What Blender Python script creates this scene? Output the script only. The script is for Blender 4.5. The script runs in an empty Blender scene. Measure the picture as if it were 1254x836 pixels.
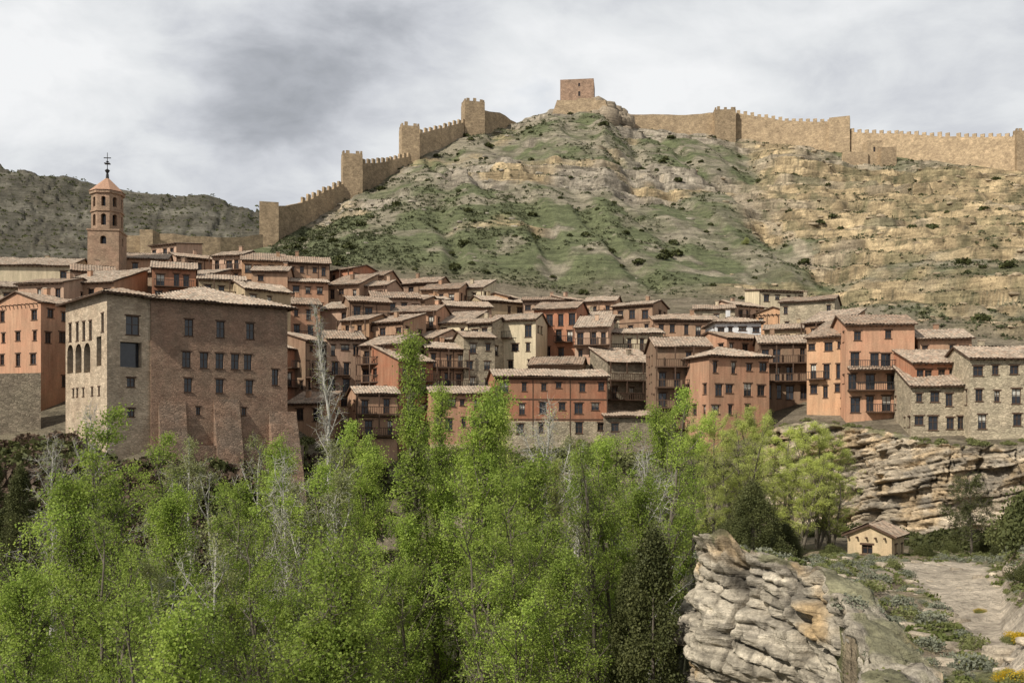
import bpy, math, random
import numpy as np
from mathutils import Vector
F=1219.0; CX=627.0; HZ=540.0
D=bpy.data; S=bpy.context.scene; COL=S.collection
random.seed(7)
# image pixel column b, row e (F per unit tangent) at distance d -> world metres
def st(b,e,d): return ((b-CX)/F*d, d, (HZ-e)/F*d)

# ---------------- noise ----------------
def hsh(a,b,c,s=0):
    a=a.astype(np.int64);b=b.astype(np.int64);c=c.astype(np.int64)
    n=(a*374761393+b*668265263+c*2147483647+s*1274126177)&0xffffffff
    n=((n^(n>>13))*1274126177)&0xffffffff
    n=((n^(n>>16))*2246822519)&0xffffffff
    return ((n^(n>>15))&0xffffff)/float(0xffffff)
def vn(x,y,z,s=0):
    x,y,z=np.broadcast_arrays(np.asarray(x,float),np.asarray(y,float),np.asarray(z,float))
    ix=np.floor(x);iy=np.floor(y);iz=np.floor(z);fx=x-ix;fy=y-iy;fz=z-iz
    fx=fx*fx*(3-2*fx);fy=fy*fy*(3-2*fy);fz=fz*fz*(3-2*fz)
    r=0
    for i in (0,1):
        for j in (0,1):
            for k in (0,1):
                w=(fx if i else 1-fx)*(fy if j else 1-fy)*(fz if k else 1-fz)
                r=r+w*hsh(ix+i,iy+j,iz+k,s)
    return r
def fbm(x,y,z,o=4,s=0):
    x=np.asarray(x,float);y=np.asarray(y,float);z=np.asarray(z,float)
    r=0;a=.5;t=0
    for i in range(o):
        r=r+a*(vn(x,y,z,s+i)-.5)*2;t+=a;a*=.5;x=x*2.03+11.3;y=y*2.03+5.7;z=z*2.03+3.1
    return r/t
def sstep(a,b,x):
    t=np.clip((x-a)/(b-a),0,1);return t*t*(3-2*t)

# ---------------- materials ----------------
def newmat(name):
    m=D.materials.new(name);m.use_nodes=True
    nt=m.node_tree;bs=nt.nodes['Principled BSDF'];bs.inputs['Roughness'].default_value=.9
    bs.inputs['Specular IOR Level'].default_value=.15
    return m,nt,bs
def N(nt,t,**k):
    n=nt.nodes.new(t)
    for a,v in k.items(): setattr(n,a,v)
    return n
def noise(nt,vec,scale,detail=4,rough=.6):
    n=N(nt,'ShaderNodeTexNoise');n.inputs['Scale'].default_value=scale;n.inputs['Detail'].default_value=detail;n.inputs['Roughness'].default_value=rough
    nt.links.new(vec,n.inputs['Vector']);return n.outputs['Fac']
def mrange(nt,v,a,b,c,d):
    n=N(nt,'ShaderNodeMapRange');nt.links.new(v,n.inputs[0])
    for i,x in enumerate((a,b,c,d)): n.inputs[i+1].default_value=x
    return n.outputs[0]
def math_(nt,op,a,b):
    n=N(nt,'ShaderNodeMath',operation=op)
    for i,x in enumerate((a,b)):
        if isinstance(x,(int,float)): n.inputs[i].default_value=x
        else: nt.links.new(x,n.inputs[i])
    return n.outputs[0]
def mixc(nt,f,a,b,blend='MIX'):
    n=N(nt,'ShaderNodeMix',data_type='RGBA',blend_type=blend)
    if isinstance(f,(int,float)): n.inputs[0].default_value=f
    else: nt.links.new(f,n.inputs[0])
    for i,x in ((6,a),(7,b)):
        if isinstance(x,tuple): n.inputs[i].default_value=(*x[:3],1)
        else: nt.links.new(x,n.inputs[i])
    return n.outputs[2]
def vscale(nt,c,v):
    n=N(nt,'ShaderNodeVectorMath',operation='SCALE');nt.links.new(c,n.inputs[0])
    if isinstance(v,(int,float)): n.inputs[3].default_value=v
    else: nt.links.new(v,n.inputs[3])
    return n.outputs[0]
def bump(nt,bs,h,dist,stren=1):
    n=N(nt,'ShaderNodeBump');n.inputs['Distance'].default_value=dist;n.inputs['Strength'].default_value=stren
    nt.links.new(h,n.inputs['Height']);nt.links.new(n.outputs[0],bs.inputs['Normal'])
def mapping(nt,vec,sc):
    n=N(nt,'ShaderNodeMapping');n.inputs['Scale'].default_value=sc;nt.links.new(vec,n.inputs[0]);return n.outputs[0]

def wall_mat(name,c,stone=0,alt=None,con=1.0):
    m,nt,bs=newmat(name);tc=N(nt,'ShaderNodeTexCoord').outputs['Object']
    oi=N(nt,'ShaderNodeObjectInfo').outputs['Random']
    if alt is None: alt=(c[0]*.76+.07,c[1]*.78+.06,c[2]*.78+.04)
    big=mrange(nt,noise(nt,tc,.35,4,.65),.38,.62,0,1)
    col=mixc(nt,big,c,alt)
    streak=noise(nt,mapping(nt,tc,(.6,.6,.9) if stone else (1.6,1.6,.22)),1.0,4,.65)
    k=mrange(nt,streak,.3,.7,.7,1.16)
    fine=mrange(nt,noise(nt,tc,5,4,.7),.25,.75,.8,1.18)
    k=math_(nt,'MULTIPLY',k,fine)
    k=math_(nt,'MULTIPLY',k,mrange(nt,oi,0,1,.78,1.22))
    h=noise(nt,tc,6,4,.7)
    if stone:
        v=N(nt,'ShaderNodeTexVoronoi');v.inputs['Scale'].default_value=stone;nt.links.new(mapping(nt,tc,(1,1,1.7)),v.inputs['Vector'])
        sep=N(nt,'ShaderNodeSeparateColor');nt.links.new(v.outputs['Color'],sep.inputs[0])
        k=math_(nt,'MULTIPLY',k,mrange(nt,sep.outputs[0],0,1,1-.28*con,1+.22*con))
        e=N(nt,'ShaderNodeTexVoronoi',feature='DISTANCE_TO_EDGE');e.inputs['Scale'].default_value=stone;nt.links.new(mapping(nt,tc,(1,1,1.7)),e.inputs['Vector'])
        h=mrange(nt,e.outputs[0],0,.12,0,1)
        k=math_(nt,'MULTIPLY',k,mrange(nt,e.outputs[0],0,.1,.85,1.02))
    nt.links.new(vscale(nt,col,k),bs.inputs['Base Color'])
    bump(nt,bs,h,.05 if stone else .03,.8)
    return m
WM={
 'red':wall_mat('plaster_red',(.38,.165,.095)),
 'salmon':wall_mat('plaster_salmon',(.46,.25,.155)),
 'pink':wall_mat('plaster_pink',(.49,.32,.225)),
 'brick':wall_mat('plaster_brick',(.37,.22,.14)),
 'orange':wall_mat('plaster_orange',(.45,.26,.15)),
 'ochre':wall_mat('plaster_ochre',(.49,.37,.23)),
 'cream':wall_mat('plaster_cream',(.57,.47,.32)),
 'brown':wall_mat('plaster_brown',(.28,.175,.115)),
 'white':wall_mat('plaster_white',(.74,.73,.70),0,(.64,.64,.64)),
 'stone':wall_mat('rubble_stone',(.45,.37,.26),2.6),
 'dstone':wall_mat('rubble_stone_dark',(.29,.235,.17),2.4),
 'pstone':wall_mat('palace_stone',(.48,.385,.275),2.4,(.39,.30,.21),.6),
 'pbrick':wall_mat('palace_brick',(.38,.24,.165),3.0,(.33,.23,.16),.6),
 'butt':wall_mat('buttress_brick',(.27,.175,.12),2.4,(.23,.17,.125),.8),
 'fort':wall_mat('fortress_masonry',(.45,.335,.21),2.0,(.35,.26,.165),.8),
 'keep':wall_mat('keep_masonry',(.34,.225,.155),1.8,(.27,.185,.13),.8),
 'church':wall_mat('church_brick',(.40,.265,.18),3.0,None,.6),
}
def simple(name,c,rough=.8,sc=3,lo=.7,hi=1.3,spec=.15,rnd=True):
    m,nt,bs=newmat(name);tc=N(nt,'ShaderNodeTexCoord').outputs['Object']
    k=mrange(nt,noise(nt,tc,sc,4,.7),.3,.7,lo,hi)
    rgb=N(nt,'ShaderNodeRGB');rgb.outputs[0].default_value=(*c,1)
    nt.links.new(vscale(nt,rgb.outputs[0],k),bs.inputs['Base Color']);bs.inputs['Roughness'].default_value=rough
    bs.inputs['Specular IOR Level'].default_value=spec
    return m
WOOD=simple('aged_wood',(.09,.056,.038)); GLASS=simple('window_glass',(.02,.022,.026),.15,2,.6,1.4,.5)
IRON=simple('iron',(.03,.03,.03),.5); CURT=simple('curtain',(.5,.48,.42))
def roof_mat():
    m,nt,bs=newmat('clay_tiles');tc=N(nt,'ShaderNodeTexCoord').outputs['Object'];oi=N(nt,'ShaderNodeObjectInfo').outputs['Random']
    big=mrange(nt,noise(nt,tc,.5,5,.7),.35,.65,0,1)
    col=mixc(nt,oi,(.36,.25,.175),(.37,.30,.23));col=mixc(nt,big,col,(.28,.23,.175))
    v=N(nt,'ShaderNodeTexVoronoi');v.inputs['Scale'].default_value=2.8;nt.links.new(tc,v.inputs['Vector'])
    sep=N(nt,'ShaderNodeSeparateColor');nt.links.new(v.outputs['Color'],sep.inputs[0])
    col=mixc(nt,mrange(nt,sep.outputs[1],.65,1,0,.5),col,(.33,.19,.12))
    k=mrange(nt,sep.outputs[0],0,1,.6,1.3)
    k=math_(nt,'MULTIPLY',k,mrange(nt,oi,0,1,.82,1.15))
    k=math_(nt,'MULTIPLY',k,mrange(nt,noise(nt,tc,9,3),.3,.7,.82,1.15))
    nt.links.new(vscale(nt,col,k),bs.inputs['Base Color']);return m
ROOF=roof_mat()
def land_mat(name,fs=1.0,bd=.25,strata=0):
    m,nt,bs=newmat(name);tc=N(nt,'ShaderNodeTexCoord').outputs['Object']
    a=N(nt,'ShaderNodeAttribute',attribute_name='Col').outputs['Color']
    n1=noise(nt,tc,.55*fs,6,.75);n2=noise(nt,tc,3.0*fs,5,.75)
    k=math_(nt,'MULTIPLY',mrange(nt,n1,.3,.7,.6,1.35),mrange(nt,n2,.3,.7,.62,1.34))
    h=math_(nt,'ADD',n1,math_(nt,'MULTIPLY',n2,.35))
    if strata:
        n3=noise(nt,mapping(nt,tc,(.09,.09,strata)),1.0,5,.7)
        k=math_(nt,'MULTIPLY',k,mrange(nt,n3,.35,.65,.66,1.3));h=math_(nt,'ADD',h,math_(nt,'MULTIPLY',n3,1.0))
    nt.links.new(vscale(nt,a,k),bs.inputs['Base Color'])
    bump(nt,bs,h,bd/fs,1)
    return m
LAND=land_mat('land_ground',1.0,.8,1.1); ROCK=land_mat('limestone',2.2,.5,2.4)
def leaf_mat(name,a,b,tr=.4):
    m,nt,bs=newmat(name);g=N(nt,'ShaderNodeNewGeometry').outputs['Random Per Island']
    tc=N(nt,'ShaderNodeTexCoord').outputs['Object'];oi=N(nt,'ShaderNodeObjectInfo').outputs['Random']
    f=math_(nt,'ADD',math_(nt,'MULTIPLY',g,.5),mrange(nt,noise(nt,tc,.5,2),.3,.7,0,.5))
    col=mixc(nt,f,a,b)
    col=vscale(nt,col,mrange(nt,oi,0,1,.70,1.2))
    bs.inputs['Roughness'].default_value=.6;nt.links.new(col,bs.inputs['Base Color'])
    t=N(nt,'ShaderNodeBsdfTranslucent');nt.links.new(vscale(nt,col,1.25),t.inputs[0])
    mx=N(nt,'ShaderNodeMixShader');mx.inputs[0].default_value=tr
    out=[n for n in nt.nodes if n.type=='OUTPUT_MATERIAL'][0]
    nt.links.new(bs.outputs[0],mx.inputs[1]);nt.links.new(t.outputs[0],mx.inputs[2]);nt.links.new(mx.outputs[0],out.inputs[0])
    return m
LEAF=leaf_mat('poplar_leaves',(.19,.28,.05),(.41,.49,.10),.45)
LEAF2=leaf_mat('poplar_leaves_young',(.37,.42,.115),(.55,.58,.18),.45)
LEAF3=leaf_mat('olive_leaves',(.19,.21,.08),(.33,.34,.14),.35)
CONI=leaf_mat('juniper_leaves',(.055,.065,.024),(.125,.13,.045),.15)
SCRUB=leaf_mat('scrub_leaves',(.055,.063,.033),(.12,.125,.06),.15)
GREY=leaf_mat('lavender_leaves',(.13,.14,.10),(.25,.255,.18),.15)
YEL=leaf_mat('gorse_flowers',(.5,.33,.02),(.7,.48,.03),.2)
GRASS=leaf_mat('grass_blades',(.13,.17,.045),(.27,.28,.10),.3)
TWIG=leaf_mat('dry_twigs',(.08,.055,.038),(.16,.11,.075),.1)
BARK=simple('bark',(.13,.11,.085)); PALE=simple('pale_bark',(.38,.36,.31))

# ---------------- mesh helper ----------------
def npmesh(name,verts,quads=None,tris=None,mats=(),mi=None,cols=None,smooth=False):
    me=D.meshes.new(name);verts=np.asarray(verts,np.float32)
    me.vertices.add(len(verts));me.vertices.foreach_set('co',verts.ravel())
    loops=[];starts=[];tot=[];o=0
    for arr,k in ((quads,4),(tris,3)):
        if arr is not None and len(arr):
            arr=np.asarray(arr,np.int32);loops.append(arr.ravel());starts.append(o+np.arange(len(arr))*k);tot.append(np.full(len(arr),k));o+=arr.size
    loops=np.concatenate(loops);starts=np.concatenate(starts).astype(np.int32);tot=np.concatenate(tot).astype(np.int32)
    me.loops.add(len(loops));me.loops.foreach_set('vertex_index',loops)
    me.polygons.add(len(starts));me.polygons.foreach_set('loop_start',starts);me.polygons.foreach_set('loop_total',tot)
    if mi is not None: me.polygons.foreach_set('material_index',np.asarray(mi,np.int32))
    if smooth: me.polygons.foreach_set('use_smooth',np.ones(len(starts),bool))
    for m in mats: me.materials.append(m)
    if cols is not None:
        ca=me.color_attributes.new('Col','FLOAT_COLOR','POINT')
        c=np.ones((len(verts),4),np.float32);c[:,:3]=cols;ca.data.foreach_set('color',c.ravel())
    me.update(calc_edges=True);return me
def addobj(name,me,loc=(0,0,0),rz=0,sc=(1,1,1),parent=None):
    o=D.objects.new(name,me);COL.objects.link(o);o.location=loc;o.rotation_euler=(0,0,rz);o.scale=sc
    if parent: o.parent=parent
    return o
def gridq(r,c):
    i=np.arange(r-1)[:,None]*c+np.arange(c-1)[None,:];i=i.ravel()
    return np.stack([i,i+1,i+c+1,i+c],1)

# ---------------- terrain ----------------
def tab(pts): 
    a=np.array(pts,float);return lambda b:np.interp(b,a[:,0],a[:,1])
def tabe(pts): # (b, d, e)-> d(b), z(b)
    a=np.array(pts,float);z=(HZ-a[:,2])/F*a[:,1]
    return (lambda b:np.interp(b,a[:,0],a[:,1])),(lambda b:np.interp(b,a[:,0],z))
def K(v): return lambda b:np.full(np.shape(b),float(v))
rd,rz_=tabe([(-900,250,360),(0,240,345),(150,240,325),(250,245,312),(300,258,306),(335,270,299),(430,310,240),(505,340,197),(575,368,164),(630,388,150),(680,398,133),(740,400,129),(775,402,154),(880,405,165),(905,405,167),(1035,390,186),(1250,350,208),(1500,330,225),(2300,300,300)])
td,tz=tabe([(-900,200,370),(0,200,345),(200,205,335),(300,215,322),(345,225,314),(460,225,338),(600,225,352),(700,222,368),(900,215,372),(1000,208,378),(1100,188,402),(1254,168,428),(1500,160,440),(2300,160,440)])
ftd=tab([(-900,100),(0,108),(185,104),(270,112),(352,122),(450,136),(627,134),(800,132),(940,132.5),(985,130),(1035,125.5),(1080,121),(1120,114),(1254,111),(2300,110.5)])
ftz=tab([(-900,-4),(185,-4),(352,-4),(627,-3.5),(800,-3),(940,1.0),(985,2.2),(1035,1.6),(1080,.8),(1120,-.6),(2300,-1)])
ed=tab([(-900,48),(840,48),(865,46.3),(905,45),(947,43.2),(1000,40.8),(1046,34.9),(1069,30.4),(1085,26),(1092,21),(1105,16),(1254,12),(1500,10.5),(2300,10.5)])
ez=tab([(-900,-22),(838,-22),(858,-5.0),(905,-5.1),(960,-5.3),(1000,-5.5),(1046,-6.2),(1069,-6.6),(1105,-6.8),(2300,-5.5)])
fz_=lambda pts:tab(pts)
farz=lambda b: (HZ-np.interp(b,[-900,-300,0,60,150,250,320,420,2300],[170,185,200,212,230,238,256,300,380]))/F*800
stations=[
 (K(1.5),K(-2)),(K(6),K(-2.5)),(K(9),K(-22)),
 (lambda b:ed(b)-.6,K(-22)),(ed,ez),
 (K(58),fz_([(-900,-22),(830,-22),(855,-8),(1000,-7.6),(1150,-7.9),(1225,-7.7),(1260,-5.6),(2300,-4)])),
 (K(88),fz_([(-900,-20),(820,-20),(850,-10),(1200,-10.2),(1260,-8.5),(2300,-7)])),
 (lambda b:ftd(b)-np.interp(b,[-900,352,450,880,935,2300],[12,12,14,10,.7,.7]),fz_([(-900,-13),(627,-15),(850,-13),(1000,-10.5),(2300,-10.5)])),
 (ftd,ftz),
 (td,tz),
 (lambda b:td(b)*.45+rd(b)*.55,lambda b:tz(b)*.43+rz_(b)*.57),
 (rd,rz_),(lambda b:rd(b)+14,lambda b:rz_(b)-3),(lambda b:rd(b)+70,lambda b:rz_(b)-35),
 (K(520),K(45)),(K(800),farz),(K(1150),lambda b:farz(b)-60),(K(2200),K(60)),(K(6000),K(40))]
def base_h(b,d):
    b=np.asarray(b,float);d=np.asarray(d,float);sh=b.shape;b=b.ravel();d=d.ravel()
    DK=np.stack([s[0](b) for s in stations]);ZK=np.stack([s[1](b) for s in stations])
    DK=np.maximum.accumulate(DK+np.arange(len(stations))[:,None]*1e-3,0)
    z=ZK[0].copy()
    for k in range(len(stations)-1):
        m=(d>=DK[k])
        t=np.clip((d-DK[k])/(DK[k+1]-DK[k]),0,1)
        z=np.where(m,ZK[k]+(ZK[k+1]-ZK[k])*t,z)
    return z.reshape(sh)
def hillmask(b,d): return sstep(0,14,d-td(b))
def pathmask(b,d):
    c=np.interp(d,[22,31,40,54,69,80],[1310,1262,1212,1170,1148,1140]);h=np.interp(d,[22,31,40,54,69,80],[40,38,40,54,62,54])
    x=(b-CX)/F*d
    return (1-sstep(.75,1.1,np.abs(b-c)/h+.18*fbm(x/1.5,d/1.5,0,3,77)))*sstep(20,24,d)*(1-sstep(74,80,d))
def ledgemask(b,d,x):
    return sstep(-.12,.16,fbm(x/34,d/22,0,4,41)+.40*sstep(850,960,b)+.42*np.exp(-((d-(312+.16*x))/13)**2)-.26*(1-sstep(860,960,b))*(1-sstep(268,292,d))-.06)
def terr(b,d,full=False):
    b=np.asarray(b,float);d=np.asarray(d,float)
    x=(b-CX)/F*d;z=base_h(b,d)
    hm=hillmask(b,d);rm=np.exp(-((d-rd(b))/9)**2)
    amp=hm*(1-.75*rm)
    gx=x+6*fbm(x/25,d/25,0,3,50)
    z=z+amp*(5.0*fbm(x/60,d/60,0,3,1)+1.6*fbm(x/14,d/14,0,4,9))
    g=np.abs(fbm(gx/17+d/90,d/120,0,3,21));z=z-amp*2.2*(1-sstep(0,.3,g))
    gc=np.interp(d,[215,250,300,345,400],[1010,970,925,895,880])+60*fbm(d/30,d*0,d*0,3,22);z=z-amp*3.6*np.exp(-((b-gc)/F*d/8)**2)
    q=z+.10*x+3.0*fbm(x/40,d/40,0,3,33)
    lm=ledgemask(b,d,x)
    T=5.2;ph=q/T+.35*fbm(x/16,d/16,0,2,36);fr=ph-np.floor(ph)
    hv=hsh(np.floor(ph),np.floor(ph)*0,np.floor(ph)*0,5)
    lk=lm*(.4+.6*hv)
    z=z+amp*lk*T*1.0*(sstep(.5,.68,fr)-fr)
    T2=1.7;ph2=(q+.9*fbm(x/5,d/5,0,2,35))/T2;fr2=ph2-np.floor(ph2)
    z=z+amp*lm*T2*.8*(sstep(.45,.65,fr2)-fr2)
    low=(1-hm)
    near=low*sstep(14,20,d)*(1-sstep(90,100,d))
    z=z+near*(.5*fbm(x/4,d/4,0,4,61)+.3*fbm(x/1.1,d/1.1,0,3,66)*(1-pathmask(b,d)*.8))
    if full: return x,d,z,hm,lm,fr,fr2,near,hv,ph2,gc
    return z
def tz1(x,y): return float(terr(np.array([CX+x/y*F]),np.array([float(y)]))[0])
bs_=np.concatenate([np.arange(-900,-60,14),np.arange(-60,1320,1.9),np.arange(1320,2300,14)])
ds_=np.concatenate([np.arange(1.5,24,.5),np.arange(24,90,.3),np.arange(90,205,.8),np.arange(205,412,.5),np.arange(412,900,5),np.geomspace(900,6000,30)])
B,DD=np.meshgrid(bs_,ds_)
X,Y,Z,HM,LM,FR,FR2,NEAR,HV,PH2,GC=terr(B,DD,True)
def L3(a,b,t): return a+(np.array(b)-a)*t[...,None]
col=np.zeros(Z.shape+(3,))+np.array((.19,.175,.115))
n1=fbm(X/45,Y/30,0,4,101);n2=fbm(X/9,Y/7,0,4,103);n3=fbm(X/2.2,Y/1.6,0,3,107)
rightm=sstep(830,960,B)*(1-.5*sstep(340,375,Y))
green=(1-sstep(265,300,Y))*(1-sstep(880,960,B))
col=L3(col,(.13,.142,.072),sstep(-.15,.2,n2+.5*n1-.2*rightm+.3*n3+.2*green))
col=L3(col,(.30,.26,.19),sstep(.0,.3,-n2+.6*n3-.15*green)*.8)
rock=LM*sstep(-.25,.15,np.maximum(sstep(.42,.55,FR)*(1-sstep(.74,.9,FR)),sstep(.4,.5,FR2)*(1-sstep(.75,.9,FR2))*.8)-.45+.55*n3+.2*rightm)
blk=hsh(np.floor(PH2*1.5),np.floor(X/2.6+3*hsh(np.floor(PH2),0*PH2,0*PH2,3)),0*PH2,8)
rc=np.zeros(Z.shape+(3,))+np.array((.36,.31,.24));rc=L3(rc,(.46,.35,.205),np.clip(rightm*.5+sstep(-.05,.3,fbm(X/25,Y/14,0,3,131)+.25*rightm),0,1))
rc=rc*(.52+.74*blk)[...,None]
col=col+(rc-col)*np.clip(rock*HM,0,1)[...,None]
dark=LM*HM*np.maximum((1-sstep(.0,.10,np.abs(FR-.46)))*.85,(1-sstep(0,.1,np.abs(FR2-.42)))*.65)*sstep(-.3,.2,n3)  # dark scrub lines at ledge feet, overhang shade painted into the colour
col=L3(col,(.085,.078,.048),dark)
crk=1-sstep(0,.05,np.abs(fbm(X/6,Y/9,0,3,171)));col=L3(col,(.12,.105,.07),crk*LM*HM*.7)
sg_=sstep(.1,.3,fbm(X/6,Y/5,0,4,181));col=L3(col,(.12,.12,.065),sg_*HM*.55*rightm)
for (pts,w) in (([(905,322,265),(930,300,290),(965,275,318),(1000,250,345)],1.8),([(380,300,285),(420,285,312)],1.5),([(640,322,265),(720,318,270),(830,330,262)],1.2)):
    pb=np.array([p[0] for p in pts],float);pd=np.array([p[1] for p in pts],float)
    if abs(pb[-1]-pb[0])>150: dc=np.interp(B,pb,pd);m=np.where((B>pb[0])&(B<pb[-1]),1-sstep(w*.4,w,np.abs(Y-dc)+.8*n3),0)
    else: cb=np.interp(Y,pd[::-1],pb[::-1]);m=np.where((Y>pd.min())&(Y<pd.max()),1-sstep(w*.4,w,np.abs(B-cb)/F*Y+.8*n3),0)
    col=L3(col,(.40,.33,.24),m*.7)
far=sstep(430,520,Y);fq=fbm(X/30,Y/30,Z/5,4,151)
col=L3(col,(.085,.077,.058),far*.95);col=L3(col,(.17,.155,.12),far*sstep(.1,.3,fq)*.8)
town=(1-HM)*sstep(92,100,Y);col=L3(col,(.19,.155,.11),town*.85)
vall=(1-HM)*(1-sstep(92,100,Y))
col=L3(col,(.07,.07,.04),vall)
plat=sstep(848,856,B)*vall
pc=np.zeros(Z.shape+(3,))+np.array((.27,.215,.145));gr=sstep(-.1,.15,fbm(X/3.5,Y/3.5,0,4,141));pc=L3(pc,(.135,.145,.06),gr*.85)
pc=L3(pc,(.37,.31,.235),sstep(.2,.45,n3)*.7)
col=L3(col,(0,0,0),plat)+pc*plat[...,None]
pm=pathmask(B,DD);col=L3(col,(.52,.44,.34),pm)
V=np.stack([X,Y,Z],-1).reshape(-1,3)
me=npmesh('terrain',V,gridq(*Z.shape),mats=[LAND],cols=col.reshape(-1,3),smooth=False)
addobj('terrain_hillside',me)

# ---------------- cliffs ----------------
def cliff(name,edge,zb,ds,tilt,seed,batter=.25,amp=1.0,inward=2.5,cA=(.34,.30,.24),cB=(.40,.29,.17),lay=(1.5,.95,.55,.42),smooth_m=5.,rough=(1.3,.5,.35),wtop=.35,dkk=1.0,topn=.5):
    e=np.array(edge,float);seg=np.r_[0,np.cumsum(np.linalg.norm(np.diff(e[:,:2],axis=0),axis=1))]
    n=int(seg[-1]/ds);s=np.linspace(0,seg[-1],n);P=np.stack([np.interp(s,seg,e[:,i]) for i in range(3)],1)
    k=max(3,int(smooth_m/ds)|1);ker=np.hanning(k+2)[1:-1];ker/=ker.sum()
    Ps=np.stack([np.convolve(np.pad(P[:,i],k//2,mode='edge'),ker,'valid') for i in range(3)],1)
    T=np.gradient(Ps[:,:2],axis=0);T/=np.linalg.norm(T,axis=1)[:,None]+1e-9
    kk=max(3,int(4/ds)|1);T=np.stack([np.convolve(np.pad(T[:,i],kk//2,mode='edge'),np.ones(kk)/kk,'valid') for i in range(2)],1);T/=np.linalg.norm(T,axis=1)[:,None]
    Nn=np.stack([T[:,1],-T[:,0]],1)
    ztop=Ps[:,2].max();H=ztop-zb;ni=int(inward/ds);nr=int(H/ds)
    V=[];C=[];sg=s
    for r in range(-ni,nr+1):
        if r<0:
            off=r*ds;z=Ps[:,2]+.15-(.7*((-off)/inward)**2)
        else:
            fr=r/nr;z=Ps[:,2]+.15+(zb-Ps[:,2])*fr;depth=Ps[:,2]-z;off=batter*depth
        x=Ps[:,0]+Nn[:,0]*off;y=Ps[:,1]+Nn[:,1]*off
        zz=z+tilt*sg+.6*fbm(x/6,y/6,z/6,3,seed)
        o=0;dk=0
        for T_,a,sd in ((lay[0],lay[1],1),(lay[2],lay[3],2),(.2,.14,3)):
            li=np.floor(zz/T_);f=zz/T_-li
            bu=sg/(T_*2.6)+hsh(li,li*0,li*0,sd+seed)*7+.3*fbm(x,y,z,2,seed+4);blk=np.floor(bu);bf=bu-blk
            ed_=np.minimum(np.minimum(f,1-f)*9,np.minimum(bf,1-bf)*14)
            o=o+a*(hsh(li,blk,li*0,seed+sd)-.5)*1.2*np.minimum(1,ed_)+a*.8*(hsh(li,li*0,li*0,seed+9)-.5)
            o=o-a*.4*(1-np.minimum(1,ed_*1.2))
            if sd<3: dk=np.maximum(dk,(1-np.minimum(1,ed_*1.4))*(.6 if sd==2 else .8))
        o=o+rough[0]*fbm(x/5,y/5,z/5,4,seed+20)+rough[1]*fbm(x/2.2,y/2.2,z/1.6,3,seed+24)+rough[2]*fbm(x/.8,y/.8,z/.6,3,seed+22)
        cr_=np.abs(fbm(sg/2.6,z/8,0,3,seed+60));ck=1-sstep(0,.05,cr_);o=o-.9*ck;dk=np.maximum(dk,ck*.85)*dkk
        o=o*amp
        w=max(0.,1+r/ni)*wtop if r<0 else min(1.,wtop+r*ds*.7)
        x=x+Nn[:,0]*o*w;y=y+Nn[:,1]*o*w
        tp=(1 if r<=0 else max(0,1-r*ds/1.5))
        z=z+tp*(topn*fbm(x/1.5,y/1.5,0,3,seed+31)+.45*topn*(hsh(np.floor(x/.9+.4*fbm(x,y,0,2,3)),np.floor(y/1.1),x*0,seed+33)-.5))
        V.append(np.stack([x,y,z],1))
        m=sstep(-.05,.3,fbm(x/3.5,y/3.5,zz/2.2,4,seed+40))
        c=np.array(cA)+(np.array(cB)-np.array(cA))*m[:,None]
        g=sstep(.08,.3,fbm(x/2,y/2,z/1.2,4,seed+45));c=c+(np.array((.21,.185,.15))-c)*(g*.7)[:,None]
        ly=.72+.5*hsh(np.floor(zz/lay[2]),sg*0,sg*0,seed+50);c=c*ly[:,None]
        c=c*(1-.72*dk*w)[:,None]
        if r<=2: c=c+(np.array((.17,.165,.085))-c)*(sstep(-.15,.15,fbm(x/1.2,y/1.2,0,3,seed+70))*.75)[:,None]
        C.append(c)
    V=np.array(V);C=np.array(C)
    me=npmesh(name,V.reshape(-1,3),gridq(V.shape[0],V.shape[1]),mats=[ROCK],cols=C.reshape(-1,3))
    return addobj(name,me)
E=[(15.0,66,-8.5),(13.2,60,-7.6),(11.0,53,-6.4),(8.9,48,-5.0),(7.9,45.6,-4.5),(8.6,44.0,-4.5),(9.85,43.2,-4.7),(11.0,41.9,-4.9),(12.1,39.5,-5.4),(11.7,34,-6.3),(10.7,29.5,-6.6),(9.4,25,-6.8),(7.6,20,-6.9),(5.6,13,-7)]
cliff('foreground_rock_cliff',E,-23,.085,.16,5,batter=.06,amp=.8,inward=1.9,cA=(.44,.385,.30),cB=(.47,.335,.185),smooth_m=2.6,lay=(1.5,1.0,.5,.5),rough=(1.3,.9,.4),wtop=.5,topn=.7)
E2=[st(b,HZ,d)[:2]+(z,) for b,d,z in ((880,135,-2.0),(930,132,.8),(985,129,2.4),(1035,124.3,1.7),(1080,119.8,.9),(1117,113,-.2),(1180,111.2,-.6),(1254,110,-1),(1330,109.5,-1),(1500,109.5,-1))]
cliff('town_rock_cliff',E2,-11,.14,-.20,15,batter=.34,amp=1.0,inward=3.0,cA=(.42,.345,.25),cB=(.44,.33,.205),lay=(1.5,1.2,.5,.6),rough=(1.5,1.0,.35),dkk=.85,wtop=.5)

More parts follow.
